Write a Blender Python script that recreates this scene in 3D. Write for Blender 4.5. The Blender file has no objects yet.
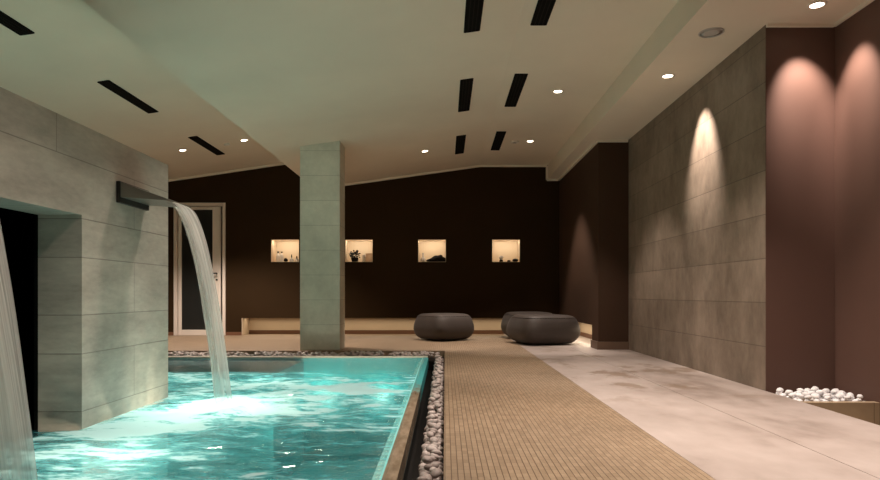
import bpy, bmesh, math, random
from mathutils import Vector, Matrix, noise
random.seed(7)
C = bpy.context.scene.collection
SC = bpy.context.scene
EYE = 0.68
WATER = -0.02
BACK = 10.2

# ------------------------------------------------------------------ mesh helper
class MB:
    def __init__(self):
        self.bm = bmesh.new()
        self.uv = self.bm.loops.layers.uv.new('UVMap')
    def poly(self, pts, mi=0, smooth=False):
        vs = [self.bm.verts.new(p) for p in pts]
        f = self.bm.faces.new(vs); f.material_index = mi; f.smooth = smooth
        self.mapuv(f); return f
    def mapuv(self, f):
        f.normal_update(); n = f.normal
        a = max(range(3), key=lambda i: abs(n[i]))
        for l in f.loops:
            c = l.vert.co
            l[self.uv].uv = ((c.y, c.z), (c.x, c.z), (c.x, c.y))[a]
    def box(self, x0, x1, y0, y1, z0, z1, mi=0):
        v = [self.bm.verts.new((x, y, z)) for x in (x0, x1) for y in (y0, y1) for z in (z0, z1)]
        for q in ((0,1,3,2),(4,6,7,5),(0,4,5,1),(2,3,7,6),(0,2,6,4),(1,5,7,3)):
            f = self.bm.faces.new([v[i] for i in q]); f.material_index = mi; self.mapuv(f)
        return self
    def prism(self, prof, y0, y1, mi=0):
        """profile in x,z extruded along y"""
        n = len(prof)
        a = [self.bm.verts.new((p[0], y0, p[1])) for p in prof]
        b = [self.bm.verts.new((p[0], y1, p[1])) for p in prof]
        fs = [self.bm.faces.new(a), self.bm.faces.new(b[::-1])]
        for i in range(n):
            j = (i+1) % n
            fs.append(self.bm.faces.new((a[j], a[i], b[i], b[j])))
        bmesh.ops.recalc_face_normals(self.bm, faces=fs)
        for f in fs: f.material_index = mi; self.mapuv(f)
        return self
    def lathe(self, prof, cx=0, cy=0, cz=0, seg=24, mi=0, cap=True):
        rings = []
        for r, z in prof:
            rings.append([self.bm.verts.new((cx+r*math.cos(2*math.pi*k/seg), cy+r*math.sin(2*math.pi*k/seg), cz+z)) for k in range(seg)])
        for i in range(len(rings)-1):
            for k in range(seg):
                m = (k+1) % seg
                f = self.bm.faces.new((rings[i][k], rings[i][m], rings[i+1][m], rings[i+1][k])); f.smooth = True; f.material_index = mi
        if cap:
            f = self.bm.faces.new(rings[0][::-1]); f.material_index = mi
            f = self.bm.faces.new(rings[-1]); f.material_index = mi
        return self
    def tube(self, p0, p1, r, seg=10, mi=0):
        p0 = Vector(p0); p1 = Vector(p1); d = (p1-p0).normalized()
        u = d.orthogonal().normalized(); w = d.cross(u)
        A = [self.bm.verts.new(p0+r*(math.cos(t)*u+math.sin(t)*w)) for t in [2*math.pi*k/seg for k in range(seg)]]
        B = [self.bm.verts.new(v.co+(p1-p0)) for v in A]
        for k in range(seg):
            m = (k+1) % seg
            f = self.bm.faces.new((A[k], A[m], B[m], B[k])); f.smooth = True; f.material_index = mi
        self.bm.faces.new(A[::-1]).material_index = mi; self.bm.faces.new(B).material_index = mi
        return self
    def build(self, name, mat, parent=None, bevel=0, loc=None):
        me = bpy.data.meshes.new(name)
        bmesh.ops.recalc_face_normals(self.bm, faces=self.bm.faces)
        self.bm.to_mesh(me); self.bm.free()
        for m in (mat if isinstance(mat, (list, tuple)) else [mat]): me.materials.append(m)
        o = bpy.data.objects.new(name, me); C.objects.link(o)
        if parent: o.parent = parent
        if loc: o.location = loc
        if bevel:
            b = o.modifiers.new('bevel', 'BEVEL'); b.width = bevel; b.segments = 2; b.limit_method = 'ANGLE'
        return o

def struct(o, label=None):
    o['kind'] = 'structure'
    if label: o['label'] = label
    return o
def tag(o, label, cat, group=None, kind=None):
    o['label'] = label; o['category'] = cat
    if group: o['group'] = group
    if kind: o['kind'] = kind
    return o
def thing(name, label, cat, loc=(0,0,0), group=None, rot=(0,0,0)):
    o = bpy.data.objects.new(name, None); C.objects.link(o)
    o.location = loc; o.rotation_euler = rot; o.empty_display_size = .1
    return tag(o, label, cat, group)
def copy_tree(o, parent=None):
    c = o.copy(); C.objects.link(c); c.parent = parent
    for ch in list(o.children): copy_tree(ch, c)
    return c

# ------------------------------------------------------------------ materials
def mat(name, col=(.5,.5,.5), rough=.6, metal=0, spec=.5):
    m = bpy.data.materials.new(name); m.use_nodes = True
    b = m.node_tree.nodes['Principled BSDF']
    b.inputs['Base Color'].default_value = (*col, 1); b.inputs['Roughness'].default_value = rough
    b.inputs['Metallic'].default_value = metal; b.inputs['Specular IOR Level'].default_value = spec
    return m
class NT:
    def __init__(self, m): self.t = m.node_tree; self.b = self.t.nodes.get('Principled BSDF'); self.out = self.t.nodes.get('Material Output')
    def n(self, typ, **kw):
        d = self.t.nodes.new(typ)
        for k, v in kw.items():
            if k.startswith('i_'): d.inputs[k[2:].replace('_', ' ')].default_value = v
            else: setattr(d, k, v)
        return d
    def l(self, a, b): self.t.links.new(a, b)
    def math(self, op, a, b=None, clamp=False):
        d = self.n('ShaderNodeMath', operation=op, use_clamp=clamp)
        for i, x in enumerate((a, b)):
            if x is None: continue
            if isinstance(x, (int, float)): d.inputs[i].default_value = x
            else: self.l(x, d.inputs[i])
        return d.outputs[0]
    def noise(self, vec, scale, detail=4, rough=.55, sx=(1,1,1)):
        mp = self.n('ShaderNodeMapping'); mp.inputs['Scale'].default_value = sx; self.l(vec, mp.inputs[0])
        d = self.n('ShaderNodeTexNoise'); d.inputs['Scale'].default_value = scale; d.inputs['Detail'].default_value = detail; d.inputs['Roughness'].default_value = rough
        self.l(mp.outputs[0], d.inputs['Vector']); return d.outputs['Fac']
    def ramp(self, fac, stops):
        d = self.n('ShaderNodeValToRGB'); e = d.color_ramp.elements
        while len(e) < len(stops): e.new(.5)
        for x, (p, c) in zip(e, stops): x.position = p; x.color = (*c, 1) if len(c) == 3 else c
        self.l(fac, d.inputs[0]); return d.outputs[0]
    def mix(self, fac, a, b, blend='MIX'):
        d = self.n('ShaderNodeMix', data_type='RGBA', blend_type=blend)
        for s, x in ((0, fac), (6, a), (7, b)):
            if isinstance(x, (int, float)): d.inputs[s].default_value = x
            elif isinstance(x, tuple): d.inputs[s].default_value = (*x, 1)
            else: self.l(x, d.inputs[s])
        return d.outputs[2]
    def bump(self, h, strength=.3, dist=.01):
        d = self.n('ShaderNodeBump'); d.inputs['Strength'].default_value = strength; d.inputs['Distance'].default_value = dist
        self.l(h, d.inputs['Height']); self.l(d.outputs[0], self.b.inputs['Normal'])
    def uv(self): return self.n('ShaderNodeTexCoord').outputs['UV']
    def obj(self): return self.n('ShaderNodeTexCoord').outputs['Object']

def stone(name, lo, hi, row, length, joint, mortar=.004, alt=False, z0=0., rough=.55, streak=(1,1,1), offset=.5, jw=.75, contrast=(.3,.7), bumps=.35):
    m = mat(name, hi, rough); t = NT(m)
    uv = t.uv(); sep = t.n('ShaderNodeSeparateXYZ'); t.l(uv, sep.inputs[0])
    u, v = sep.outputs[0], sep.outputs[1]
    v = t.math('SUBTRACT', v, z0)
    if alt:   # courses of 0.3 and 0.2 in turn
        p = t.math('FLOORED_MODULO', v, .5); base = t.math('SUBTRACT', v, p)
        a = t.math('MULTIPLY', t.math('MINIMUM', p, .3), .25/.3)
        b = t.math('MULTIPLY', t.math('MAXIMUM', t.math('SUBTRACT', p, .3), 0.), .25/.2)
        v = t.math('ADD', base, t.math('ADD', a, b)); row = .25
    cb = t.n('ShaderNodeCombineXYZ'); t.l(u, cb.inputs[0]); t.l(v, cb.inputs[1])
    br = t.n('ShaderNodeTexBrick'); br.offset = offset; br.squash = 1
    br.inputs['Scale'].default_value = 1; br.inputs['Mortar Size'].default_value = mortar
    br.inputs['Mortar Smooth'].default_value = .3; br.inputs['Bias'].default_value = 0
    br.inputs['Brick Width'].default_value = length; br.inputs['Row Height'].default_value = row
    br.inputs['Color1'].default_value = (.42,.42,.42,1); br.inputs['Color2'].default_value = (.58,.58,.58,1); br.inputs['Mortar'].default_value = (.5,.5,.5,1)
    t.l(cb.outputs[0], br.inputs['Vector'])
    ob = t.obj()
    n1 = t.noise(ob, 2.2, 6, .62, streak); n2 = t.noise(ob, 14, 5, .6, streak)
    s = t.math('ADD', t.math('MULTIPLY', n1, .7), t.math('MULTIPLY', n2, .3))
    sepc = t.n('ShaderNodeSeparateColor'); t.l(br.outputs['Color'], sepc.inputs[0])
    s = t.math('ADD', s, t.math('MULTIPLY', t.math('SUBTRACT', sepc.outputs[0], .5), .55))
    col = t.ramp(s, [(contrast[0], lo), (contrast[1], hi)])
    col = t.mix(t.math('MULTIPLY', br.outputs['Fac'], jw), col, joint)
    t.l(col, t.b.inputs['Base Color'])
    h = t.math('SUBTRACT', t.math('MULTIPLY', n2, .35), br.outputs['Fac'])
    t.bump(h, bumps, .006)
    return m

M = {}
def plaster(name, col, rough=.8, var=.12, sp=.25):
    m = mat(name, col, rough, spec=sp); t = NT(m)
    n = t.noise(t.obj(), 1.3, 5)
    t.l(t.ramp(n, [(.3, tuple(c*(1-var) for c in col)), (.7, tuple(c*(1+var) for c in col))]), t.b.inputs['Base Color'])
    t.bump(t.noise(t.obj(), 160, 2), .06, .002)
    return m
M['ceiling'] = plaster('ceiling_paint', (.78,.705,.59), .85, .04)
M['trim'] = plaster('trim_paint', (.86,.79,.68), .6, .03)
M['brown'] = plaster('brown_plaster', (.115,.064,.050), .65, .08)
M['brown_back_shade'] = plaster('shaded_back_plaster', (.034,.019,.008), .7, .08, .08)  # same brown plaster, darkened in colour because the back wall is dimmer
M['brown_pier_shade'] = plaster('shaded_pier_plaster', (.062,.036,.024), .7, .08, .08)  # darkened copy of the plaster, tones down the lamp light on the pier
M['cream'] = plaster('cream_plaster', (.62,.50,.36), .7, .04)
M['kick'] = mat('dark_wood_skirting', (.16,.075,.04), .5)
M['kick2'] = mat('brown_skirting', (.15,.095,.065), .5)
M['left_stone'] = stone('pale_stone_courses', (.37,.335,.29), (.59,.545,.475), .25, 1.5, (.17,.15,.13), .0032, jw=.6, alt=True, z0=.07, contrast=(.36,.66), bumps=.6, streak=(1,1,3.), rough=.5)
M['column_stone'] = stone('column_stone', (.56,.55,.465), (.80,.78,.675), .302, 3.0, (.22,.21,.18), .003, z0=.005, jw=.5, streak=(1.4,1.4,1.4), offset=.31)
M['right_stone'] = stone('brushed_stone', (.135,.104,.078), (.32,.255,.20), .31, 40., (.07,.055,.04), .0038, jw=.6, contrast=(.32,.68), streak=(1,1.3,.75), rough=.55, z0=.0, offset=.35)
M['shade_black'] = mat('shade_black', (.004,.004,.004), .9, spec=.1)  # black colour stands in for shade inside the chamber
M['steel'] = mat('dark_steel', (.24,.215,.19), .35, .7)
M['black_metal'] = mat('black_metal', (.03,.028,.026), .4, .5)
M['alu'] = mat('painted_aluminium', (.72,.65,.58), .45, 0)
M['dark_glass'] = mat('dark_glass', (.018,.020,.019), .12)
M['vent_black'] = mat('vent_black', (.005,.0045,.004), .8, spec=.1)
M['vent_slat'] = mat('vent_slat', (.014,.012,.010), .8, spec=.1)
M['white_ring'] = mat('lamp_ring', (.75,.70,.62), .5)
M['grey_grille'] = mat('speaker_grille', (.46,.43,.40), .7)
M['channel'] = mat('wet_black_channel', (.006,.005,.0045), .6, spec=.2)
M['tan_step'] = stone('tan_step_stone', (.32,.24,.16), (.44,.34,.23), .4, .9, (.15,.10,.06), .003)
def emis(name, col, st):
    m = bpy.data.materials.new(name); m.use_nodes = True; nt = m.node_tree; nt.nodes.clear()
    e = nt.nodes.new('ShaderNodeEmission'); e.inputs[0].default_value = (*col, 1); e.inputs[1].default_value = st
    o = nt.nodes.new('ShaderNodeOutputMaterial'); nt.links.new(e.outputs[0], o.inputs[0]); return m
M['lamp'] = emis('lamp_lens', (1,.86,.66), 14)
M['led'] = emis('led_strip', (1,.78,.52), 6)

# concrete floor: pinkish beige, cloudy stains, a dark joint
def concrete():
    m = mat('beige_concrete', (.5,.4,.34), .5); t = NT(m); ob = t.obj()
    a = t.noise(ob, 1.1, 7, .6, (1.2,.7,1)); b = t.noise(ob, 7, 6, .6, (1,.6,1))
    s = t.math('ADD', t.math('MULTIPLY', a, .68), t.math('MULTIPLY', b, .32))
    col = t.ramp(s, [(.34,(.25,.20,.175)), (.47,(.385,.325,.298)), (.64,(.47,.408,.382))])
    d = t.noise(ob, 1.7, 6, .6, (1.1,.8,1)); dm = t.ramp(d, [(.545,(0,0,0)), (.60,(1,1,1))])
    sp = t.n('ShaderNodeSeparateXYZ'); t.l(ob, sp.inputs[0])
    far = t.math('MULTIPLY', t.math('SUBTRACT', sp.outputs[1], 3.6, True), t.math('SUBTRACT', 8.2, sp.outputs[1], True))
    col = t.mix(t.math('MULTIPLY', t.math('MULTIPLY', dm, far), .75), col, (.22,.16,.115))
    t.l(col, t.b.inputs['Base Color'])
    t.l(t.ramp(a, [(.3,(.38,)*3), (.7,(.6,)*3)]), t.b.inputs['Roughness'])
    t.bump(b, .08, .004); return m
M['concrete'] = concrete()
def mosaic():
    m = mat('tan_mosaic', (.4,.3,.2), .5); t = NT(m); uv = t.uv()
    sp = t.n('ShaderNodeSeparateXYZ'); t.l(uv, sp.inputs[0])
    cb = t.n('ShaderNodeCombineXYZ'); t.l(t.math('MULTIPLY', sp.outputs[1], 2.5), cb.inputs[0]); t.l(sp.outputs[0], cb.inputs[1])
    br = t.n('ShaderNodeTexBrick'); br.offset = 0; br.squash = 1
    for k, v in (('Scale',1),('Mortar Size',.0019),('Mortar Smooth',.2),('Brick Width',.12),('Row Height',.0242)): br.inputs[k].default_value = v
    br.inputs['Color1'].default_value = (.265,.195,.128,1); br.inputs['Color2'].default_value = (.34,.257,.175,1); br.inputs['Mortar'].default_value = (.115,.072,.04,1)
    t.l(cb.outputs[0], br.inputs['Vector'])
    n = t.noise(t.obj(), 1.2, 5); col = t.mix(1., br.outputs['Color'], t.ramp(n, [(.3,(.82,.8,.78)),(.7,(1.08,1.06,1.04))]), 'MULTIPLY')
    t.l(col, t.b.inputs['Base Color']); t.bump(t.math('SUBTRACT', 1., br.outputs['Fac']), .4, .003); return m
M['mosaic'] = mosaic()
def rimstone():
    m = mat('wet_rim_stone_glow', (.4,.33,.24), .22); t = NT(m)
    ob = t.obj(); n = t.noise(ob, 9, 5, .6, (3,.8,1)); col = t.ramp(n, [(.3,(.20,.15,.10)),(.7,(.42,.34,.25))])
    sp = t.n('ShaderNodeSeparateXYZ'); t.l(ob, sp.inputs[0])      # cyan pool glow painted on the far length, wet stone nearer
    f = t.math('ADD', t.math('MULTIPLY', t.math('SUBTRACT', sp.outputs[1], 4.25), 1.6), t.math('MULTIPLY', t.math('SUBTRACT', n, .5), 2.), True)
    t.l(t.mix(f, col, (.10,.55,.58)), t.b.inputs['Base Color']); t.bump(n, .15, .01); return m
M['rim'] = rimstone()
M['pool_floor'] = stone('deep_teal_pool_floor', (.004,.12,.145), (.012,.19,.22), .05, .05, (.004,.045,.053), .002, offset=0, bumps=.1)
M['lip_glow_tile'] = stone('glow_turquoise_lip_tile', (.22,.72,.75), (.30,.80,.82), .05, .05, (.2,.6,.62), .002, offset=0, bumps=.1)  # lip colour lightened to carry the glow of the underwater light
M['pool_tile'] = stone('turquoise_pool_tile', (.03,.45,.52), (.06,.58,.65), .05, .05, (.03,.38,.43), .002, offset=0, bumps=.1)
def pebble_mat(name, lo, hi, rough):
    m = mat(name, hi, rough); t = NT(m)
    oi = t.n('ShaderNodeObjectInfo'); n = t.noise(t.obj(), 18, 4)
    s = t.math('ADD', t.math('MULTIPLY', oi.outputs['Random'], .6), t.math('MULTIPLY', n, .4))
    t.l(t.ramp(s, [(.15, lo), (.8, hi)]), t.b.inputs['Base Color']); t.bump(n, .15, .003); return m
M['pebble'] = pebble_mat('mauve_pebble', (.26,.215,.20), (.56,.49,.47), .5)
M['white_pebble'] = pebble_mat('white_pebble', (.80,.79,.81), (.93,.93,.96), .55)
def fabric():
    m = mat('dark_taupe_fabric', (.09,.072,.062), .62); t = NT(m)
    n = t.noise(t.obj(), 3, 4); t.l(t.ramp(n, [(.3,(.043,.032,.027)),(.7,(.060,.046,.039))]), t.b.inputs['Base Color'])
    t.b.inputs['Sheen Weight'].default_value = .08; t.bump(t.noise(t.obj(), 260, 2), .15, .002); return m
M['fabric'] = fabric()

# water surface: tinted see-through with Fresnel gloss and drifting white foam
def water_mat():
    m = bpy.data.materials.new('pool_water'); m.use_nodes = True; t = NT(m); nt = m.node_tree
    nt.nodes.remove(t.b)
    ob = t.obj()
    at = t.n('ShaderNodeAttribute'); at.attribute_name = 'foam'
    n1 = t.noise(ob, 2.6, 6, .62, (.8,1.6,1)); n2 = t.noise(ob, 9.5, 6, .66, (.65,1.7,1)); n3 = t.noise(ob, 30, 4, .6, (.6,1.8,1))
    w = t.math('ADD', t.math('ADD', t.math('MULTIPLY', n1, .48), t.math('MULTIPLY', n2, .42)), t.math('MULTIPLY', n3, .10))
    d = t.math('ADD', at.outputs['Fac'], t.math('MULTIPLY', t.math('SUBTRACT', w, .5), 7.))
    fm = t.ramp(d, [(.10,(.10,)*3), (.45,(.36,)*3), (.72,(.58,)*3), (1.,(.98,)*3)])
    tr = t.n('ShaderNodeBsdfTransparent'); tr.inputs[0].default_value = (.93,.97,.95,1)
    gl = t.n('ShaderNodeBsdfGlossy'); gl.inputs['Roughness'].default_value = .12; gl.inputs['Color'].default_value = (1,1,1,1)
    fr = t.n('ShaderNodeFresnel'); fr.inputs['IOR'].default_value = 1.33
    bp = t.n('ShaderNodeBump'); bp.inputs['Strength'].default_value = .8; bp.inputs['Distance'].default_value = .04
    t.l(t.math('MULTIPLY', t.noise(ob, 11, 4, .55, (.6,1.8,1)), 1.), bp.inputs['Height'])
    t.l(bp.outputs[0], gl.inputs['Normal']); t.l(bp.outputs[0], fr.inputs['Normal'])
    mx = t.n('ShaderNodeMixShader'); t.l(fr.outputs[0], mx.inputs[0]); t.l(tr.outputs[0], mx.inputs[1]); t.l(gl.outputs[0], mx.inputs[2])
    thick = t.ramp(d, [(.35,(.05,.50,.56)), (.75,(.34,.80,.84)), (1.,(.82,.93,.95))])     # thin aerated water is cyan, thick foam white
    df = t.n('ShaderNodeBsdfDiffuse'); t.l(thick, df.inputs[0])
    tl = t.n('ShaderNodeBsdfTranslucent'); t.l(t.mix(.55, thick, (.30,.86,1.)), tl.inputs[0])
    fx = t.n('ShaderNodeMixShader'); fx.inputs[0].default_value = .62; t.l(df.outputs[0], fx.inputs[1]); t.l(tl.outputs[0], fx.inputs[2])
    o = t.n('ShaderNodeMixShader'); t.l(fm, o.inputs[0]); t.l(mx.outputs[0], o.inputs[1]); t.l(fx.outputs[0], o.inputs[2])
    t.l(o.outputs[0], t.out.inputs['Surface'])
    return m
M['water'] = water_mat()
def fall_mat():
    m = bpy.data.materials.new('falling_water'); m.use_nodes = True; t = NT(m); nt = m.node_tree; nt.nodes.remove(t.b)
    uv = t.uv(); sp = t.n('ShaderNodeSeparateXYZ'); t.l(uv, sp.inputs[0])
    n = t.noise(uv, 1, 5, .6, (4.5, 1.1, 1)); n2 = t.noise(uv, 1, 3, .6, (13, 4, 1))
    sm = t.math('ADD', t.math('MULTIPLY', n, .65), t.math('MULTIPLY', n2, .35))
    fac = t.ramp(sm, [(.32,(.32,)*3), (.60,(.97,)*3)])
    edge = t.math('SUBTRACT', 1., t.math('POWER', t.math('ABSOLUTE', sp.outputs[0]), 5.))       # sheet thins at its edges
    tip = t.math('MULTIPLY', t.math('SUBTRACT', 1.02, sp.outputs[1]), 7., True)                # breaks into spray at the foot
    fac = t.math('MULTIPLY', t.math('MULTIPLY', fac, edge), tip)
    tr = t.n('ShaderNodeBsdfTransparent'); tr.inputs[0].default_value = (.95,.96,.95,1)
    gl = t.n('ShaderNodeBsdfGlossy'); gl.inputs['Roughness'].default_value = .15
    g = t.n('ShaderNodeMixShader'); t.l(t.math('MULTIPLY', tip, .08), g.inputs[0]); t.l(tr.outputs[0], g.inputs[1]); t.l(gl.outputs[0], g.inputs[2])
    df = t.n('ShaderNodeBsdfDiffuse'); df.inputs[0].default_value = (.95,.93,.91,1)
    tl = t.n('ShaderNodeBsdfTranslucent'); tl.inputs[0].default_value = (.95,.93,.91,1)
    fx = t.n('ShaderNodeMixShader'); fx.inputs[0].default_value = .5; t.l(df.outputs[0], fx.inputs[1]); t.l(tl.outputs[0], fx.inputs[2])
    o = t.n('ShaderNodeMixShader'); t.l(fac, o.inputs[0]); t.l(g.outputs[0], o.inputs[1]); t.l(fx.outputs[0], o.inputs[2])
    t.l(o.outputs[0], t.out.inputs['Surface']); return m
M['fall'] = fall_mat()

# ------------------------------------------------------------------ the setting
XE = -2.149
def Lz(x): return EYE + 2.55 + .148*x       # sloped left ceiling
def Mz(x): return EYE + 2.039 + .14*x       # sloped middle ceiling (x < .576)
FLAT = Mz(.576); SOF = 2.57
Y0 = -2.6; XL = -5.2; XR = 2.735; XS = 2.25; XB = 1.88
# ceilings
b = MB(); b.prism([(XL-.1, Lz(XL-.1)), (XE, Lz(XE)), (XE, Lz(XE)+.2), (XL-.1, Lz(XL-.1)+.2)], Y0, BACK+.3); struct(b.build('ceiling', M['ceiling']))
b = MB(); b.prism([(XE, Mz(XE)), (.576, FLAT), (1.69, FLAT), (1.69, FLAT+.5), (XE, FLAT+.5)], Y0, BACK+.3); struct(b.build('ceiling', M['ceiling']))
b = MB(); b.prism([(1.69, SOF), (3.0, SOF), (3.0, FLAT+.5), (1.69, FLAT+.5)], Y0, BACK+.3); struct(b.build('ceiling', M['ceiling']))
# floors
b = MB()
b.box(-5.3, -.005, 7.42, BACK+.45, -.25, 0)
b.box(-.005, .99, Y0, BACK+.45, -.25, 0)
struct(b.build('floor', M['mosaic']))
b = MB(); b.box(.992, 1.598, Y0, BACK+.45, -.25, 0); b.box(1.602, XS, Y0, BACK+.45, -.25, 0); b.box(1.598, 1.602, Y0, BACK+.45, -.25, -.004)
b.box(.99, .992, Y0, BACK+.45, -.25, -.003); b.box(XS, 3.0, 4.6, BACK+.45, -.25, 0)
struct(b.build('floor', M['concrete']))
# sunken floor and bed edge on the right
b = MB(); b.box(XS, 3.0, Y0, 3.9, -.5, -.34); struct(b.build('floor', M['tan_step']))
b = MB(); b.box(XS, XR, 3.9, 3.955, -.4, -.004); b.box(XS, XR, 3.955, 4.4, -.4, -.035)
b.box(XS, XR, 3.55, 3.9, -.4, -.17); struct(b.build('trim_12', M['tan_step']))

# back wall with niches and a low lit recess
NICHE = [(-2.863,-2.40), (-1.645,-1.19), (-.444,.016), (.773,1.234)]
NZ0, NZ1 = 1.206, 1.577
RX0, RZ = -3.345, .285
def wall_grid(xs, zs, holes, y0, y1):
    b = MB()
    for i in range(len(xs)-1):
        for k in range(len(zs)-1):
            cx, cz = (xs[i]+xs[i+1])/2, (zs[k]+zs[k+1])/2
            if any(h[0] < cx < h[1] and h[2] < cz < h[3] for h in holes): continue
            b.box(xs[i], xs[i+1], y0, y1, zs[k], zs[k+1])
    return b
holes = [(a, c, NZ0, NZ1) for a, c in NICHE] + [(RX0, 3, -1, RZ)] + [(-4.458, -3.608, -1, 2.18)]
xs = sorted({XL-.1, -4.458, -3.608, RX0, XB+.02, *[v for n in NICHE for v in n]})
wb = struct(wall_grid(xs, [0, RZ, NZ0, NZ1, 2.18, 3.3], holes, BACK, BACK+.32).build('wall_back', M['brown_back_shade']))
for a, c in NICHE:
    b = MB(); e = .001
    b.box(a-.0, c+.0, BACK+.30, BACK+.34, NZ0, NZ1)                          # back panel
    b.box(a, a+.006, BACK+.004, BACK+.31, NZ0, NZ1); b.box(c-.006, c, BACK+.004, BACK+.31, NZ0, NZ1)
    b.box(a, c, BACK+.004, BACK+.31, NZ1-.006, NZ1); b.box(a, c, BACK+.004, BACK+.31, NZ0, NZ0+.006)
    b.build('niche_lining', M['cream'], wb)
# recess lining
b = MB(); b.box(RX0, 2.4, BACK+.36, BACK+.40, .06, .5); b.box(RX0, RX0+.012, BACK+.002, BACK+.40, .0, .5); b.box(RX0, 2.3, BACK+.32, BACK+.40, RZ+.2, RZ+.22)
b.build('recess_lining', M['cream'], wb)
b = MB(); b.box(RX0, 2.25, BACK+.345, BACK+.40, 0, .065); struct(b.build('baseboard_back', M['kick']))
b = MB(); b.box(XL, -4.46, BACK-.012, BACK, 0, .055); b.box(-3.606, RX0, BACK-.012, BACK, 0, .055); struct(b.build('baseboard_back', M['kick']))
# brown side wall returning from the back, with its own low recess, and the pier
YP = 7.6
b = MB(); b.box(XB, XB+.12, YP+.33, BACK, RZ, 3.0); b.box(XB, 2.6, YP, YP+.33, 0, 3.0); struct(b.build('wall_pier', M['brown_pier_shade']))
b = MB(); b.box(2.22, 2.26, YP+.33, BACK+.4, .06, .5); struct(b.build('wall_recess', M['cream']))
b = MB(); b.box(2.205, 2.26, YP+.33, BACK+.36, 0, .065); struct(b.build('baseboard_recess', M['kick']))
b = MB(); b.box(XB-.018, XS, YP-.018, YP, 0, .095); b.box(XB-.018, XB, YP, YP+.33, 0, .095); struct(b.build('baseboard_pier', M['kick2']))
# right stone wall, brown end wall and side wall of the alcove
b = MB(); b.box(XS, XS+.24, 4.355, YP, 0, 2.7); struct(b.build('wall_right', M['right_stone']))
b = MB(); b.box(XS+.003, 3.0, 4.35, 4.62, -.4, 2.7); struct(b.build('wall_alcove', M['brown']))
b = MB(); b.box(XR, 3.0, Y0, 4.35, -.5, 2.7); struct(b.build('wall_side', M['brown']))
b = MB(); b.box(XL-.1, XL, Y0, BACK, -.2, 3.2); struct(b.build('wall_left', M['brown']))
b = MB(); b.box(XL-.1, 3.0, Y0-.1, Y0, -1.4, 3.4); struct(b.build('wall_front', M['brown']))
# slim ceiling mouldings
def bar(pts, w, name):
    b = MB()
    for (p, q) in zip(pts[:-1], pts[1:]):
        p = Vector(p); q = Vector(q); d = (q-p).normalized()
        u = d.cross(Vector((0,0,1)))
        u = u.normalized() if u.length > 1e-3 else Vector((1,0,0)); v = u.cross(d).normalized()
        A = [p+w/2*(i*u+j*v) for i, j in ((-1,-1),(1,-1),(1,1),(-1,1))]; B = [a+(q-p) for a in A]
        for k in range(4): b.poly([A[k], A[(k+1)%4], B[(k+1)%4], B[k]])
        b.poly(A[::-1]); b.poly(B)
    return struct(b.build(name, M['trim']))
t_ = .016; yb = BACK-.015
bar([(XL, yb, Lz(XL)-t_), (XE+.0, yb, Lz(XE)-t_)], .034, 'trim_1')
bar([(XE, yb, Mz(XE)-t_), (.576, yb, FLAT-t_), (1.674, yb, FLAT-t_), (1.674, yb, SOF-t_), (XB-.015, yb, SOF-t_), (XB-.015, YP-.015, SOF-t_), (XS-.012, YP-.015, SOF-t_)], .032, 'trim_2')
bar([(XS, 4.336, SOF-.011), (XR-.012, 4.336, SOF-.011), (XR-.012, Y0, SOF-.011)], .022, 'trim_3')
# column
b = MB(); b.box(-1.76, -1.278, 7.53, 7.91, 0, Mz(-1.278)+.05)
col = b.build('column', M['column_stone']); struct(col); col['label'] = 'square stone clad column rising from the pool edge to the ceiling'

# partition block with the cascades: front skin with an opening, chamber behind with its darkness painted black
XW, XI = -1.88, -2.107; YA, YB_ = 2.42, 3.21; YE = 4.21; WT = 1.556; LZ = 1.09
b = MB()
ZW = -.035
for y0, y1 in ((YB_, YE), (.3, YA)):
    b.box(XI, XW, y0, y1, ZW, WT); b.box(XI, XW, y0, y1, -1.15, ZW, 1)
b.box(XI, XW, YA, YB_, LZ, WT)
b.box(-3.3, XI, YE-.1, YE, -1.15, WT); b.box(-3.3, XI, .3, YE-.1, WT-.06, WT); b.box(-3.3, -3.2, .3, YE-.1, -1.15, WT-.06)
struct(b.build('wall_partition', [M['left_stone'], M['pool_floor']]))
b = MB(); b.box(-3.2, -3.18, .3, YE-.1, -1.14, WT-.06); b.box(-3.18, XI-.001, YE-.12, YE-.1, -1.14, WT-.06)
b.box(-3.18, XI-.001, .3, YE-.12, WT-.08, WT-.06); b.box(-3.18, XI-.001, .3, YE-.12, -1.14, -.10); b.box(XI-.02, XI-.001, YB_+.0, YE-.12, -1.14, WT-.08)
struct(b.build('wall_shade_lining', M['shade_black']))

# pool: basin, shallow shelves, rim, channel
PX0, PY0, PY1 = -5.1, -2.4, 6.80; PXR = -.30
b = MB()
b.box(PX0, PXR, PY0, PY1, -1.35, -1.15, 1)                   # bottom
b.box(PXR, -.195, PY0, PY1, -1.35, -.10, 1); b.box(PX0, -.195, PY1, 6.85, -.42, -.024); b.box(PX0, -.195, PY1, 6.85, -1.35, -.42, 1)
b.box(PX0-.1, PX0, PY0, PY1, -1.35, -.02); b.box(PX0, -.195, PY0-.1, PY0, -1.35, -.02)
b.prism([(PXR, -.14), (PXR, -.08), (-.248, -.022), (-.24, -.022), (-.24, -.14)], PY0, PY1, 2)    # sloped turquoise lip
struct(b.build('pool_basin', [M['pool_tile'], M['pool_floor'], M['lip_glow_tile']]))
b = MB(); b.box(-5.1, -1.55, 5.60, PY1, -1.15, -.05)
struct(b.build('pool_shelf', M['pool_floor']))
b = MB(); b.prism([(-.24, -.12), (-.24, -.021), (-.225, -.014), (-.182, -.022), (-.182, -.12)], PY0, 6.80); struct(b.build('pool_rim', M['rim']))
b = MB(); b.box(PX0, -.19, 6.803, 6.86, -.022, -.006); struct(b.build('pool_rim', M['trim']))
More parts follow.
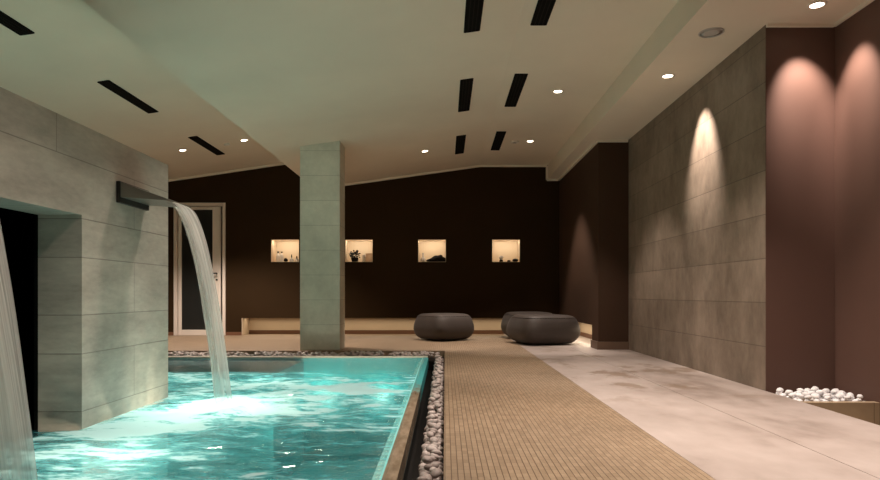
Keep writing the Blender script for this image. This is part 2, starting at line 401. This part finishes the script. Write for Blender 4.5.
b = MB(); b.box(-.20, -.112, PY0, 7.0, -.4, -.18); b.box(-.112, -.005, PY0, 7.42, -.4, -.078); b.box(PX0-.2, -.112, 7.0, 7.42, -.4, -.078); b.box(PX0-.2, -.2, 6.86, 7.0, -.4, -.18); struct(b.build('pool_channel', M['channel']))

# water surface
XW, YE = -1.88, 4.21
SHIFT = -1.80
def foam_at(x, y):
    def g(cx, cy, rx, ry, a): return a*math.exp(-((x-cx)/rx)**2-((y-cy)/ry)**2)
    f = .40
    f += g(-1.30, 3.72, .42, .42, .75)          # under the visible cascade
    f += g(-1.62, 3.35, .40, .75, .60)          # along the partition foot
    f += g(-1.30, 1.92, .45, .45, .7)
    f += g(-.72, 4.62, .62, .42, .80)           # bubbling stretch by the right rim
    f += g(-1.4, 4.7, .55, .30, .35)
    f += g(-.9, 3.75, .6, .45, .22)
    f -= g(-.66, 2.85, .45, .40, .38)
    f -= g(-.9, 5.35, .8, .25, .45)
    f += g(-2.3, 5.15, .9, .25, .40)  # foam added here in place of the cyan-lit shelf front
    if y > 5.5: f -= min(1, (y-5.5)/.2)*.9
    if x < -2.0 and y < 4.3: f -= .4
    return f
def water():
    bm = bmesh.new(); fl = bm.verts.layers.float.new('foam')
    st = .032; nx = int((-.245+5.1)/st); ny = int((6.80-.2)/st)
    rows = []
    for j in range(ny+1):
        y = .2+(6.80-.2)*j/ny; r = []
        for i in range(nx+1):
            x = -5.1+(5.1-.245)*i/nx
            turb = min(1, max(.12, (5.7-y)/.5)); edge = min(1, max(.0, (-.25-x)/.25))
            p = Vector((x*2.2, y*3.6, .3))
            h = noise.fractal(p, 1, 2, 4)*.020+noise.noise(p*2.6)*.010
            if y < YE+.1: turb *= min(1, max(.08, (x-XW)/.22)) if x > XW else .1
            for cy in (3.72, 3.72+SHIFT): h += (.065+.05*noise.noise(Vector((x*14, y*14, 2))))*math.exp(-((x+1.30)**2+(y-cy)**2)/.035)
            v = bm.verts.new((x, y, WATER+h*turb*edge-.004*(1-edge))); v[fl] = foam_at(x, y); r.append(v)
        rows.append(r)
    for j in range(ny):
        for i in range(nx):
            c = (rows[j][i].co+rows[j+1][i+1].co)/2
            if -3.29 < c.x < XW-.02 and .32 < c.y < YE-.02 and not (YA+.02 < c.y < YB_-.02 and c.x > -3.17): continue
            f = bm.faces.new((rows[j][i], rows[j][i+1], rows[j+1][i+1], rows[j+1][i])); f.smooth = True
    me = bpy.data.meshes.new('pool_water'); bm.to_mesh(me); bm.free(); me.materials.append(M['water'])
    o = bpy.data.objects.new('pool_water', me); C.objects.link(o)
    return tag(o, 'turquoise rippling pool water with white foam', 'water', kind='stuff')
water()

# ------------------------------------------------------------------ cascades
def spout(dy, label):
    t = thing('cascade_spout', label, 'spout', (XW, 3.72+dy, EYE+.585), 'cascade spouts on the partition wall')
    b = MB(); b.box(0, .022, -.178, .178, -.062, .062); b.build('wall_plate', M['black_metal'], t, .004)
    b = MB(); n = 10; w0, w1 = .172, .165
    prof = [(.02, .058), (.15, .010), (.285, -.038), (.285, -.049), (.16, -.040), (.02, -.03)]
    b.bm.free(); b = MB(); b.prism(prof, -.17, .17); b.build('spout_blade', M['steel'], t, .002)
    return t
spout(0, 'dark steel cascade spout on the stone partition, pouring the cascade in front of the door')
SHIFT = -1.80
def cascade(dy, label):
    b = MB(); L = 40; W = 22; T = .500
    rings = []; idx = {}
    for k in range(L+1):
        t = T*k/L
        x = -1.60+.56*t; z = EYE+.528-4.9*t*t
        vx, vz = .56, -9.8*t; s = math.hypot(vx, vz) or 1
        nxv, nzv = (-vz/s, vx/s) if s else (0, 1)
        hw = .158*(1-.50*(k/L)**.8)*(1+.10*max(0, k/L-.85)/.15); th = .010+.030*(k/L)**.7
        ring = []
        for i in range(2*W):
            a = 2*math.pi*i/(2*W)
            yy = hw*math.cos(a); off = th*math.sin(a)*(1+.35*noise.noise(Vector((yy*40, k*.08, dy))))
            ring.append(b.bm.verts.new((x+nxv*off, 3.72+dy+yy, z+nzv*off))); idx[ring[-1]] = (math.cos(a), k/L)
        rings.append(ring)
    for k in range(L):
        for i in range(2*W):
            j = (i+1) % (2*W)
            f = b.bm.faces.new((rings[k][i], rings[k][j], rings[k+1][j], rings[k+1][i])); f.smooth = True
            for l in f.loops:
                q = idx[l.vert]; l[b.uv].uv = q
    o = b.build('water_cascade', M['fall'])
    return tag(o, label, 'falling water', 'falling sheets of water')
cascade(0, 'sheet of water falling from the dark steel spout, in front of the glazed door')
cascade(SHIFT, 'blurred sheet of falling water in front of the black opening in the stone partition')

# ------------------------------------------------------------------ door in the back wall
d = bpy.data.objects.new('door_1', None); C.objects.link(d); d.location = (-4.033, BACK, 0); struct(d)
b = MB(); W = .425
b.box(-W, -W+.05, -.02, .08, 0, 2.18); b.box(W-.05, W, -.02, .08, 0, 2.18); b.box(-W+.05, W-.05, -.02, .08, 2.13, 2.18); b.build('door_frame', M['alu'], d, .004)
b = MB(); b.box(-.365, -.31, .02, .06, .0, 2.12); b.box(.20, .335, .02, .06, .0, 2.12); b.box(-.31, .20, .02, .06, 2.07, 2.12); b.box(-.31, .20, .02, .06, .0, .09)
lf = b.build('door_leaf', M['alu'], d, .003)
b = MB(); b.box(-.31, .20, .032, .048, .09, 2.07); b.build('door_glass', M['dark_glass'], d)
b = MB(); b.tube((.27,.02,1.02), (.27,-.035,1.02), .011); b.tube((.275,-.035,1.02), (.17,-.035,1.02), .011); b.lathe([(.022,0),(.022,.001)], .27, .0, 0)
h = b.build('door_handle', M['black_metal'], d)
b = MB(); b.box(.255, .285, .012, .02, .90, .93); b.build('keyhole', M['black_metal'], d)
b = MB(); b.box(-W, W, .08, .12, 0, 2.18); b.build('door_shade_backing', M['shade_black'], d)

# ------------------------------------------------------------------ ceiling fittings
def lamp_thing(label, x, y, z, slope=0., energy=40, cone=85, blend=.5, r=.041, aim=None, colr=(1,.83,.71), soft=.03, group='recessed ceiling spotlights'):
    t = thing('recessed_spotlight', label, 'ceiling light', (x, y, z), group, (0, -math.atan(slope), 0))
    b = MB(); b.lathe([(r*1.45,.004),(r*1.45,-.004),(r*1.05,-.006),(r*1.0,.003)], seg=28, cap=False); b.build('trim_ring', M['white_ring'], t)
    b = MB(); b.lathe([(r,-.003),(r*.9,-.0045)], seg=28); b.build('lens', M['lamp'], t)
    l = bpy.data.lights.new('spot_lamp', 'SPOT'); l.energy = energy; l.spot_size = math.radians(cone); l.spot_blend = blend; l.shadow_soft_size = soft; l.color = colr
    o = bpy.data.objects.new('spot_lamp', l); C.objects.link(o)
    o.location = (x, y, z-.035)
    if aim: o.rotation_euler = Vector(aim).to_track_quat('-Z', 'Y').to_euler()
    return t
def plain_spot(x, y, z, energy, cone=85, blend=.6, colr=(1,.83,.71), aim=None):
    l = bpy.data.lights.new('spot_lamp', 'SPOT'); l.energy = energy; l.spot_size = math.radians(cone); l.spot_blend = blend; l.shadow_soft_size = .04 if not aim else .015; l.color = colr
    o = bpy.data.objects.new('spot_lamp', l); C.objects.link(o); o.location = (x, y, z-.03)
    if aim: o.rotation_euler = Vector(aim).to_track_quat('-Z', 'Y').to_euler()
E = 130
lamp_thing('recessed spotlight in the low ceiling strip above the light scallop on the stone wall', 1.93, 5.37, SOF, energy=210, cone=54, blend=1., aim=(.33,.02,-.66), soft=.01)
lamp_thing('bright recessed spotlight in the low ceiling strip over the brown alcove', 2.43, 4.05, SOF, energy=105, cone=54, blend=.9, soft=.015, aim=(.09,.34,-.56))
plain_spot(2.43, 4.05, SOF, 30, 70, 1.)  # added fill that brightens the white pebbles
plain_spot(2.425, 4.05, SOF, 95, 54, .9, aim=(.32,.05,-.56))
lamp_thing('recessed spotlight in the flat ceiling, next to the middle pair of black vents', 1.18, 6.48, FLAT, energy=E*1.2)
lamp_thing('recessed spotlight in the flat ceiling close to the back wall, beside the small ring detector', 1.18, 8.59, FLAT, energy=E*1.7, cone=74)
lamp_thing('recessed spotlight in the sloped ceiling between the stone column and the black vents', -.28, 8.67, Mz(-.28), .14, energy=E*1.4, cone=62)
lamp_thing('recessed spotlight in the left ceiling, on the column side of the last slot', -2.79, 8.61, Lz(-2.79), .148, energy=E*2., cone=100)
lamp_thing('recessed spotlight in the left ceiling, on the partition side of the last slot', -3.66, 8.65, Lz(-3.66), .148, energy=E*2., cone=100)
# lamps of the same rows overhead; the middle-ceiling pair is added warm fill
for x, y, z, e in ((1.18, 4.37, FLAT, E*1.3), (1.18, 2.26, FLAT, E*1.3), (1.93, 3.2, SOF, E*1.25), (1.93, 1.4, SOF, E*1.15), (-.28, 4.4, Mz(-.28), E*.75), (-.28, 2.26, Mz(-.28), E*.75)):
    plain_spot(x, y, z, e, 120 if x < 0 else 85)

def slot_vent(label, x, y, z, slope, w, ln, slats=3):
    t = thing('slot_vent', label, 'air vent', (x, y, z), 'black slot vents in the ceiling', (0, -math.atan(slope), 0))
    b = MB(); b.box(-w/2, w/2, -ln/2, ln/2, -.004, .012); b.build('vent_body', M['vent_black'], t)
    b = MB()
    for s in (-1, 1): b.box(s*w/2-.004, s*w/2+.004, -ln/2, ln/2, -.008, .006)
    for s in (-1, 1): b.box(-w/2+.004, w/2-.004, s*ln/2-.004, s*ln/2+.004, -.008, .006)
    b.build('vent_frame', M['vent_black'], t)
    for k in range(slats):
        xx = -w/2+w*(k+1)/(slats+1)
        b = MB(); b.box(xx-.003, xx+.003, -ln/2+.004, ln/2-.004, -.009, -.003); b.build('vent_slat', M['vent_slat'], t)
    return t
ordn = ['cut off by the top edge', 'middle of its row', 'last before the back wall']
for k in range(3):
    y = 4.36+2.12*k
    slot_vent('black slot vent in the row nearer the soffit, '+ordn[k], .735, y, FLAT, 0, .12, 1.03)
    slot_vent('black slot vent in the row nearer the column, '+ordn[k], .21, y, Mz(.21), .14, .12, 1.03)
    slot_vent('narrow black slot vent in the left sloped ceiling, '+['at the left edge of the picture','above the steel spout','between two spotlights'][k], -3.305, y+.03, Lz(-3.305), .148, .11, 1.03)
t = thing('smoke_detector', 'small round ring detector beside the rear spotlight in the flat ceiling', 'detector', (.97, 8.62, FLAT))
b = MB(); b.lathe([(.062,0),(.058,-.018),(.036,-.022),(.034,-.014)], seg=24, cap=False); b.build('housing', M['white_ring'], t)
b = MB(); b.lathe([(.034,-.012),(.018,-.020)], seg=20); b.build('sensor', M['steel'], t)
t = thing('smoke_detector', 'tiny white detector beside the spotlight in the left sloped ceiling', 'detector', (-3.05, 8.67, Lz(-3.05)), rot=(0,-.147,0))
b = MB(); b.lathe([(.045,0),(.042,-.02),(.02,-.028)], seg=20); b.build('housing', M['white_ring'], t)
t = thing('ceiling_speaker', 'round grey ceiling speaker in the low ceiling strip over the stone wall', 'speaker', (1.925, 4.48, SOF))
b = MB(); b.lathe([(.088,.002),(.088,-.004),(.078,-.006),(.077,.0)], seg=36, cap=False); b.build('speaker_ring', M['grey_grille'], t)
b = MB(); b.lathe([(.077,-.002),(.04,-.006)], seg=36); b.build('grille', M['grey_grille'], t)

# ------------------------------------------------------------------ poufs
def pouf(label, x, y, size, h, rot, sides=4, sq=5.2):
    t = thing('pouf', label, 'pouf', (x, y, 0), 'poufs by the back wall', (0,0,rot))
    bm = bmesh.new(); N = 72; prof = [(.66,.035),(.74,.045),(.84,.10),(.925,.19),(.975,.29),(1.0,.40),(.995,.50),(.975,.61),(.94,.73),(.895,.84),(.845,.91),(.78,.96),(.68,.985),(.5,.998),(.25,1.0)]
    rings = []
    for s, z in prof:
        r = []
        for k in range(N):
            a = 2*math.pi*k/N; ca, sa = math.cos(a), math.sin(a)
            e = sq if s > .5 else 2.6
            rad = (abs(ca)**e+abs(sa)**e)**(-1/e)
            r.append(bm.verts.new((size/2*.92*s*rad*ca, size/2*.92*s*rad*sa, z*h)))
        rings.append(r)
    for i in range(len(rings)-1):
        for k in range(N):
            f = bm.faces.new((rings[i][k], rings[i][(k+1)%N], rings[i+1][(k+1)%N], rings[i+1][k])); f.smooth = True
    bm.faces.new(rings[0][::-1]); bm.faces.new(rings[-1])
    me = bpy.data.meshes.new('upholstery'); bm.to_mesh(me); bm.free(); me.materials.append(M['fabric'])
    o = bpy.data.objects.new('upholstery', me); C.objects.link(o); o.parent = t
    # piping along the top edge and corner seams
    b = MB(); pts = []
    for k in range(N):
        a = 2*math.pi*k/N; ca, sa = math.cos(a), math.sin(a); rad = (abs(ca)**sq+abs(sa)**sq)**(-1/sq)
        pts.append(Vector((size/2*.92*.858*rad*ca, size/2*.92*.858*rad*sa, .897*h)))
    for k in range(N): b.tube(pts[k], pts[(k+1)%N], .004, 6)
    b.build('piping', M['fabric'], t)
    b = MB(); b.lathe([(size*.30, 0), (size*.30, .05)], seg=32); b.build('base', M['black_metal'], t)
    return t
pouf('dark taupe rounded pouf standing alone below the third lit niche', -.02, 9.22, .80, .395, math.radians(38))
pouf('dark taupe rounded pouf standing in front of another pouf, below the rightmost niche', 1.345, 8.55, .93, .40, math.radians(16))
pouf('dark taupe rounded pouf half hidden behind the front pouf', 1.30, 9.62, .84, .405, math.radians(10))

# ------------------------------------------------------------------ pebbles
def pebble_mesh(seed, mat_, sub=2):
    bm = bmesh.new(); bmesh.ops.create_icosphere(bm, subdivisions=sub, radius=1)
    for v in bm.verts:
        n = 1+.22*noise.noise(v.co*.9+Vector((seed*3.1, seed, 0)))+.07*noise.noise(v.co*2.1+Vector((0, seed, 5)))
        v.co = Vector((v.co.x*n, v.co.y*n*.78, v.co.z*n*.58))
    for f in bm.faces: f.smooth = True
    me = bpy.data.meshes.new('pebble'); bm.to_mesh(me); bm.free(); me.materials.append(mat_); return me
pm = [pebble_mesh(i+1, M['pebble']) for i in range(7)]
wm = [pebble_mesh(i+11, M['white_pebble']) for i in range(7)]
def pebble(name, me, p, r, label, cat, group):
    o = bpy.data.objects.new(name, me); C.objects.link(o); o.location = p; o.scale = (r, r, r)
    o.rotation_euler = (random.uniform(-.35,.35), random.uniform(-.35,.35), random.uniform(0, 6.28))
    return tag(o, label, cat, group)
random.seed(21)
spots = []
y = 2.06
while y < 6.9 and len(spots) < 300:
    step = .0485
    for c in (-.086, -.033):
        spots.append((c+random.uniform(-.007,.007), y+random.uniform(-.008,.008)+(.024 if c > -.06 else 0), -.055+random.uniform(0,.004), random.uniform(.023,.028)))
    if random.random() < .9: spots.append((-.060+random.uniform(-.028,.028), y+random.uniform(-.01,.03), -.010+random.uniform(-.008,.008), random.uniform(.022,.028)))
    y += step
spots = spots[:300]
for i, (x, yy, z, r) in enumerate(spots):
    pebble('pebble', pm[i % 7], (x, yy, z), r, 'small mauve grey pebble heaped in the narrow strip between pool and mosaic floor', 'pebble', 'pebbles in the strip along the pool')
b = bmesh.new()
for k in range(520):
    x = random.uniform(-4.9, -.06); yy = random.uniform(7.03, 7.405); r = random.uniform(.022,.032)
    tmp = bmesh.new(); bmesh.ops.create_icosphere(tmp, subdivisions=1, radius=r, matrix=Matrix.Translation((x, yy, -.036+random.uniform(0,.026))) @ Matrix.Rotation(random.uniform(0,6.3), 4, 'Z') @ Matrix.Diagonal((1.1,.85,.62,1)))
    me = bpy.data.meshes.new('tmp'); tmp.to_mesh(me); tmp.free(); b.from_mesh(me); bpy.data.meshes.remove(me)
for f in b.faces: f.smooth = True
me = bpy.data.meshes.new('far_pebbles'); b.to_mesh(me); b.free(); me.materials.append(M['pebble'])
o = bpy.data.objects.new('pebble_strip', me); C.objects.link(o)
tag(o, 'thin line of pebbles along the far edge of the pool', 'pebbles', kind='stuff')
random.seed(5)
def heap(n_goal, z, x0, x1, y0, y1, mind, jr):
    got = []
    for _ in range(6000):
        p = (random.uniform(x0, x1), random.uniform(y0, y1))
        if all((p[0]-q[0])**2+(p[1]-q[1])**2 > mind**2 for q in got): got.append(p)
        if len(got) >= n_goal: break
    for p in got:
        pebble('white_pebble', random.choice(wm), (p[0], p[1], z+random.uniform(-.006,.006)), random.uniform(*jr), 'smooth white pebble in the heap at the foot of the brown alcove wall', 'pebble', 'white pebbles in the alcove bed')
heap(95, -.017, XS+.035, XR-.03, 3.985, 4.31, .045, (.023,.029))
heap(62, .012, XS+.05, XR-.05, 4.0, 4.29, .052, (.023,.029))
heap(4, .034, XS+.08, XR-.15, 4.08, 4.27, .085, (.022,.027))

# ------------------------------------------------------------------ things in the niches
glass = mat('pale_glass', (.78,.76,.74), .1); NT(glass).b.inputs['Transmission Weight'].default_value = .55
cer = mat('white_ceramic', (.72,.64,.56), .4); dark = mat('dark_clay', (.006,.005,.004), .8, spec=.15); tan = mat('tan_card', (.40,.27,.17), .7); leafm = mat('dark_leaf', (.006,.007,.005), .8)
Z = NZ0+.006
def small(name, prof, x, y, m, label, cat, lid=None, lidm=None, group=None, sq=False):
    t = thing(name, label, cat, (x, y, Z), group)
    b = MB(); b.lathe(prof, seg=20); b.build('body', m, t)
    if lid: b = MB(); b.lathe(lid, seg=16); b.build('stopper', lidm or dark, t)
    return t
Y = BACK+.11
b_ = [(.030,0),(.032,.01),(.032,.10),(.022,.125),(.012,.135),(.012,.15)]
small('bottle', b_, -2.775, Y, cer, 'white bottle with dark stopper, first in the niche beside the door', 'bottle', [(.014,.15),(.014,.175)])
small('bottle', b_, -2.715, Y, cer, 'white bottle with dark stopper, second in the niche beside the door', 'bottle', [(.014,.15),(.017,.172)])
small('jar', [(.012,0),(.030,.012),(.034,.03),(.026,.05),(.010,.058)], -2.635, Y-.05, dark, 'round black jar at the front of the niche beside the door', 'jar', [(.008,.058),(.006,.066)])
small('glass_flask', [(.030,0),(.032,.02),(.03,.05),(.010,.058),(.008,.075)], -2.55, Y, glass, 'small squat glass flask, next to the black jar in the niche beside the door', 'flask', [(.010,.075),(.006,.125)])
small('glass_flask', [(.032,0),(.034,.02),(.03,.048),(.012,.056),(.009,.07)], -2.465, Y, glass, 'small squat glass flask, last in the niche beside the door', 'flask', [(.011,.07),(.006,.10)])
# niche two: dark leafy pot, pale candle, tan box
t = thing('potted_plant', 'dark bushy potted plant in the niche next to the column', 'plant', (-1.50, Y, Z))
b = MB(); b.lathe([(.045,0),(.062,.05),(.060,.075)], seg=20); b.build('pot', dark, t)
b = MB(); random.seed(3)
for k in range(110):
    th = random.uniform(0, 6.28); ph = random.uniform(-.35, 1.3); R = random.uniform(.035,.10)
    c = Vector((R*1.0*math.cos(th)*math.cos(ph), R*.7*math.sin(th)*math.cos(ph), .10+R*math.sin(ph)*1.0))
    d_ = Vector((math.cos(th), math.sin(th), random.uniform(-.2,1))).normalized(); s_ = d_.orthogonal().normalized(); ln = random.uniform(.025,.04)
    n_ = d_.cross(s_)
    b.poly([c-d_*ln*.5, c+s_*ln*.4+n_*.004, c+d_*ln*.6, c-s_*ln*.4+n_*.004])
b.build('foliage', leafm, t)
small('candle', [(.030,0),(.030,.105),(.024,.112)], -1.335, Y-.06, cer, 'pale pillar candle beside the plant in the niche next to the column', 'candle', [(.002,.112),(.002,.122)])
t = thing('box', 'low tan box in the niche next to the column', 'box', (-1.262, Y+.09, Z)); 
b = MB(); b.box(-.06,.068,-.05,.05,0,.12); b.build('box_body', tan, t, .003); b = MB(); b.box(-.063,.071,-.053,.053,.12,.15); b.build('box_lid', tan, t, .003)
# niche three: decanter and dark driftwood mound
small('decanter', [(.040,0),(.046,.02),(.042,.055),(.016,.085),(.012,.12),(.017,.13)], -.365, Y+.04, glass, 'clear glass decanter in the third niche', 'decanter', [(.012,.13),(.018,.15),(.004,.16)], glass)
bm = bmesh.new(); bmesh.ops.create_uvsphere(bm, u_segments=36, v_segments=18, radius=1)
for v in bm.verts:
    p = v.co; k = 1+.22*noise.noise(p*2.2)
    v.co = Vector((p.x*.155*k, p.y*.075*k, max(0, p.z*(.080+.050*p.x)*k+.020)))
for f in bm.faces: f.smooth = True
me = bpy.data.meshes.new('driftwood'); bm.to_mesh(me); bm.free(); me.materials.append(dark)
o = bpy.data.objects.new('driftwood', me); C.objects.link(o); o.location = (-.15, Y-.04, Z); tag(o, 'low dark mound like driftwood filling the third niche', 'ornament')
# niche four: glass ball on a stand and dark stones
t = thing('glass_ball', 'small clear glass ball on a dark stand in the fourth niche', 'ornament', (.935, Y, Z))
b = MB(); b.lathe([(.034,0),(.03,.03),(.016,.036)], seg=18); b.build('stand', dark, t)
b = MB(); b.lathe([(.004,.035),(.022,.040),(.034,.058),(.036,.072),(.030,.09),(.016,.103),(.003,.106)], seg=20); b.build('ball', glass, t)
for x, r, lab in ((1.06,.028,'small dark stone in the fourth niche, between the glass ball and the larger stone'), (1.165,.05,'larger dark round stone at the end of the fourth niche')):
    me = pebble_mesh(int(x*40), dark); o = bpy.data.objects.new('stone', me); C.objects.link(o); o.scale = (r,)*3; o.location = (x, Y-.03, Z+.5*r); tag(o, lab, 'stone')

# ------------------------------------------------------------------ lights
def area(x, y, z, sx, sy, e, colr, rot):
    l = bpy.data.lights.new('led_light', 'AREA'); l.shape = 'RECTANGLE'; l.size = sx; l.size_y = sy; l.energy = e; l.color = colr
    o = bpy.data.objects.new('led_light', l); C.objects.link(o); o.location = (x, y, z); o.rotation_euler = rot; return o
WARM = (1,.80,.57)
for a, c in NICHE:   # strip light behind the top lip of each niche
    area((a+c)/2, BACK+.06, NZ1-.012, c-a-.03, .03, 1.7, (1,.86,.68), (math.radians(40),0,0))
# strip light above the low recesses
area((RX0+1.85)/2, BACK+.17, RZ-.008, 5.1, .04, 8, WARM, (math.radians(-6),0,0))
area(2.02, (YP+.35+BACK)/2, RZ-.008, .03, 2.1, 6, WARM, (0,math.radians(8),0))
# underwater lamps on the pool walls, plus one added away from them
CY = (1.0,.91,.70)
def pool_lamp(x, y, z, e, r=.09):
    l = bpy.data.lights.new('pool_lamp', 'POINT'); l.energy = e; l.color = CY; l.shadow_soft_size = r
    o = bpy.data.objects.new('pool_lamp', l); C.objects.link(o); o.location = (x, y, z)
for y in (.9, 4.3): pool_lamp(-.50, y, -.85, 5)
for y, e in ((2.7, 17), (3.85, 27)): pool_lamp(-1.45, y, -.42, e, .06)
pool_lamp(-1.5, 1.2, -.45, 8, .06)
for x in (-.70, -1.3, -2.2, -3.4): pool_lamp(x, 6.65, -.48, 8, .04)
pool_lamp(-1.35, 5.3, -.40, 18, .05)  # added in mid-pool to brighten the column front
for x in (-2.4, -3.8): pool_lamp(x, 5.0, -.55, 18)
for y, e in ((1.2, 46), (3.2, 72)): pool_lamp(-4.3, y, -.5, e, .25)

w = bpy.data.worlds.new('World'); SC.world = w; w.use_nodes = True
w.node_tree.nodes['Background'].inputs[0].default_value = (.9,.8,.7,1); w.node_tree.nodes['Background'].inputs[1].default_value = .02

# ------------------------------------------------------------------ camera
cd = bpy.data.cameras.new('camera'); cam = bpy.data.objects.new('camera', cd); C.objects.link(cam)
cam.location = (0, 0, EYE); cam.rotation_euler = (math.pi/2, 0, 0)
cd.sensor_width = 36; cd.lens = 620/880*36; cd.shift_x = -5/880; cd.shift_y = 54/880; cd.clip_start = .05
SC.camera = cam
SC.view_settings.view_transform = 'Standard'; SC.view_settings.look = 'None'
SC.view_settings.gamma = 1; SC.view_settings.use_curve_mapping = False
SC.view_settings.exposure = 0
SC.cycles.use_denoising = True
SC.cycles.max_bounces = 10; SC.cycles.diffuse_bounces = 5; SC.cycles.transparent_max_bounces = 16
SC.cycles.caustics_reflective = False; SC.cycles.caustics_refractive = False
SC.cycles.sample_clamp_indirect = 6
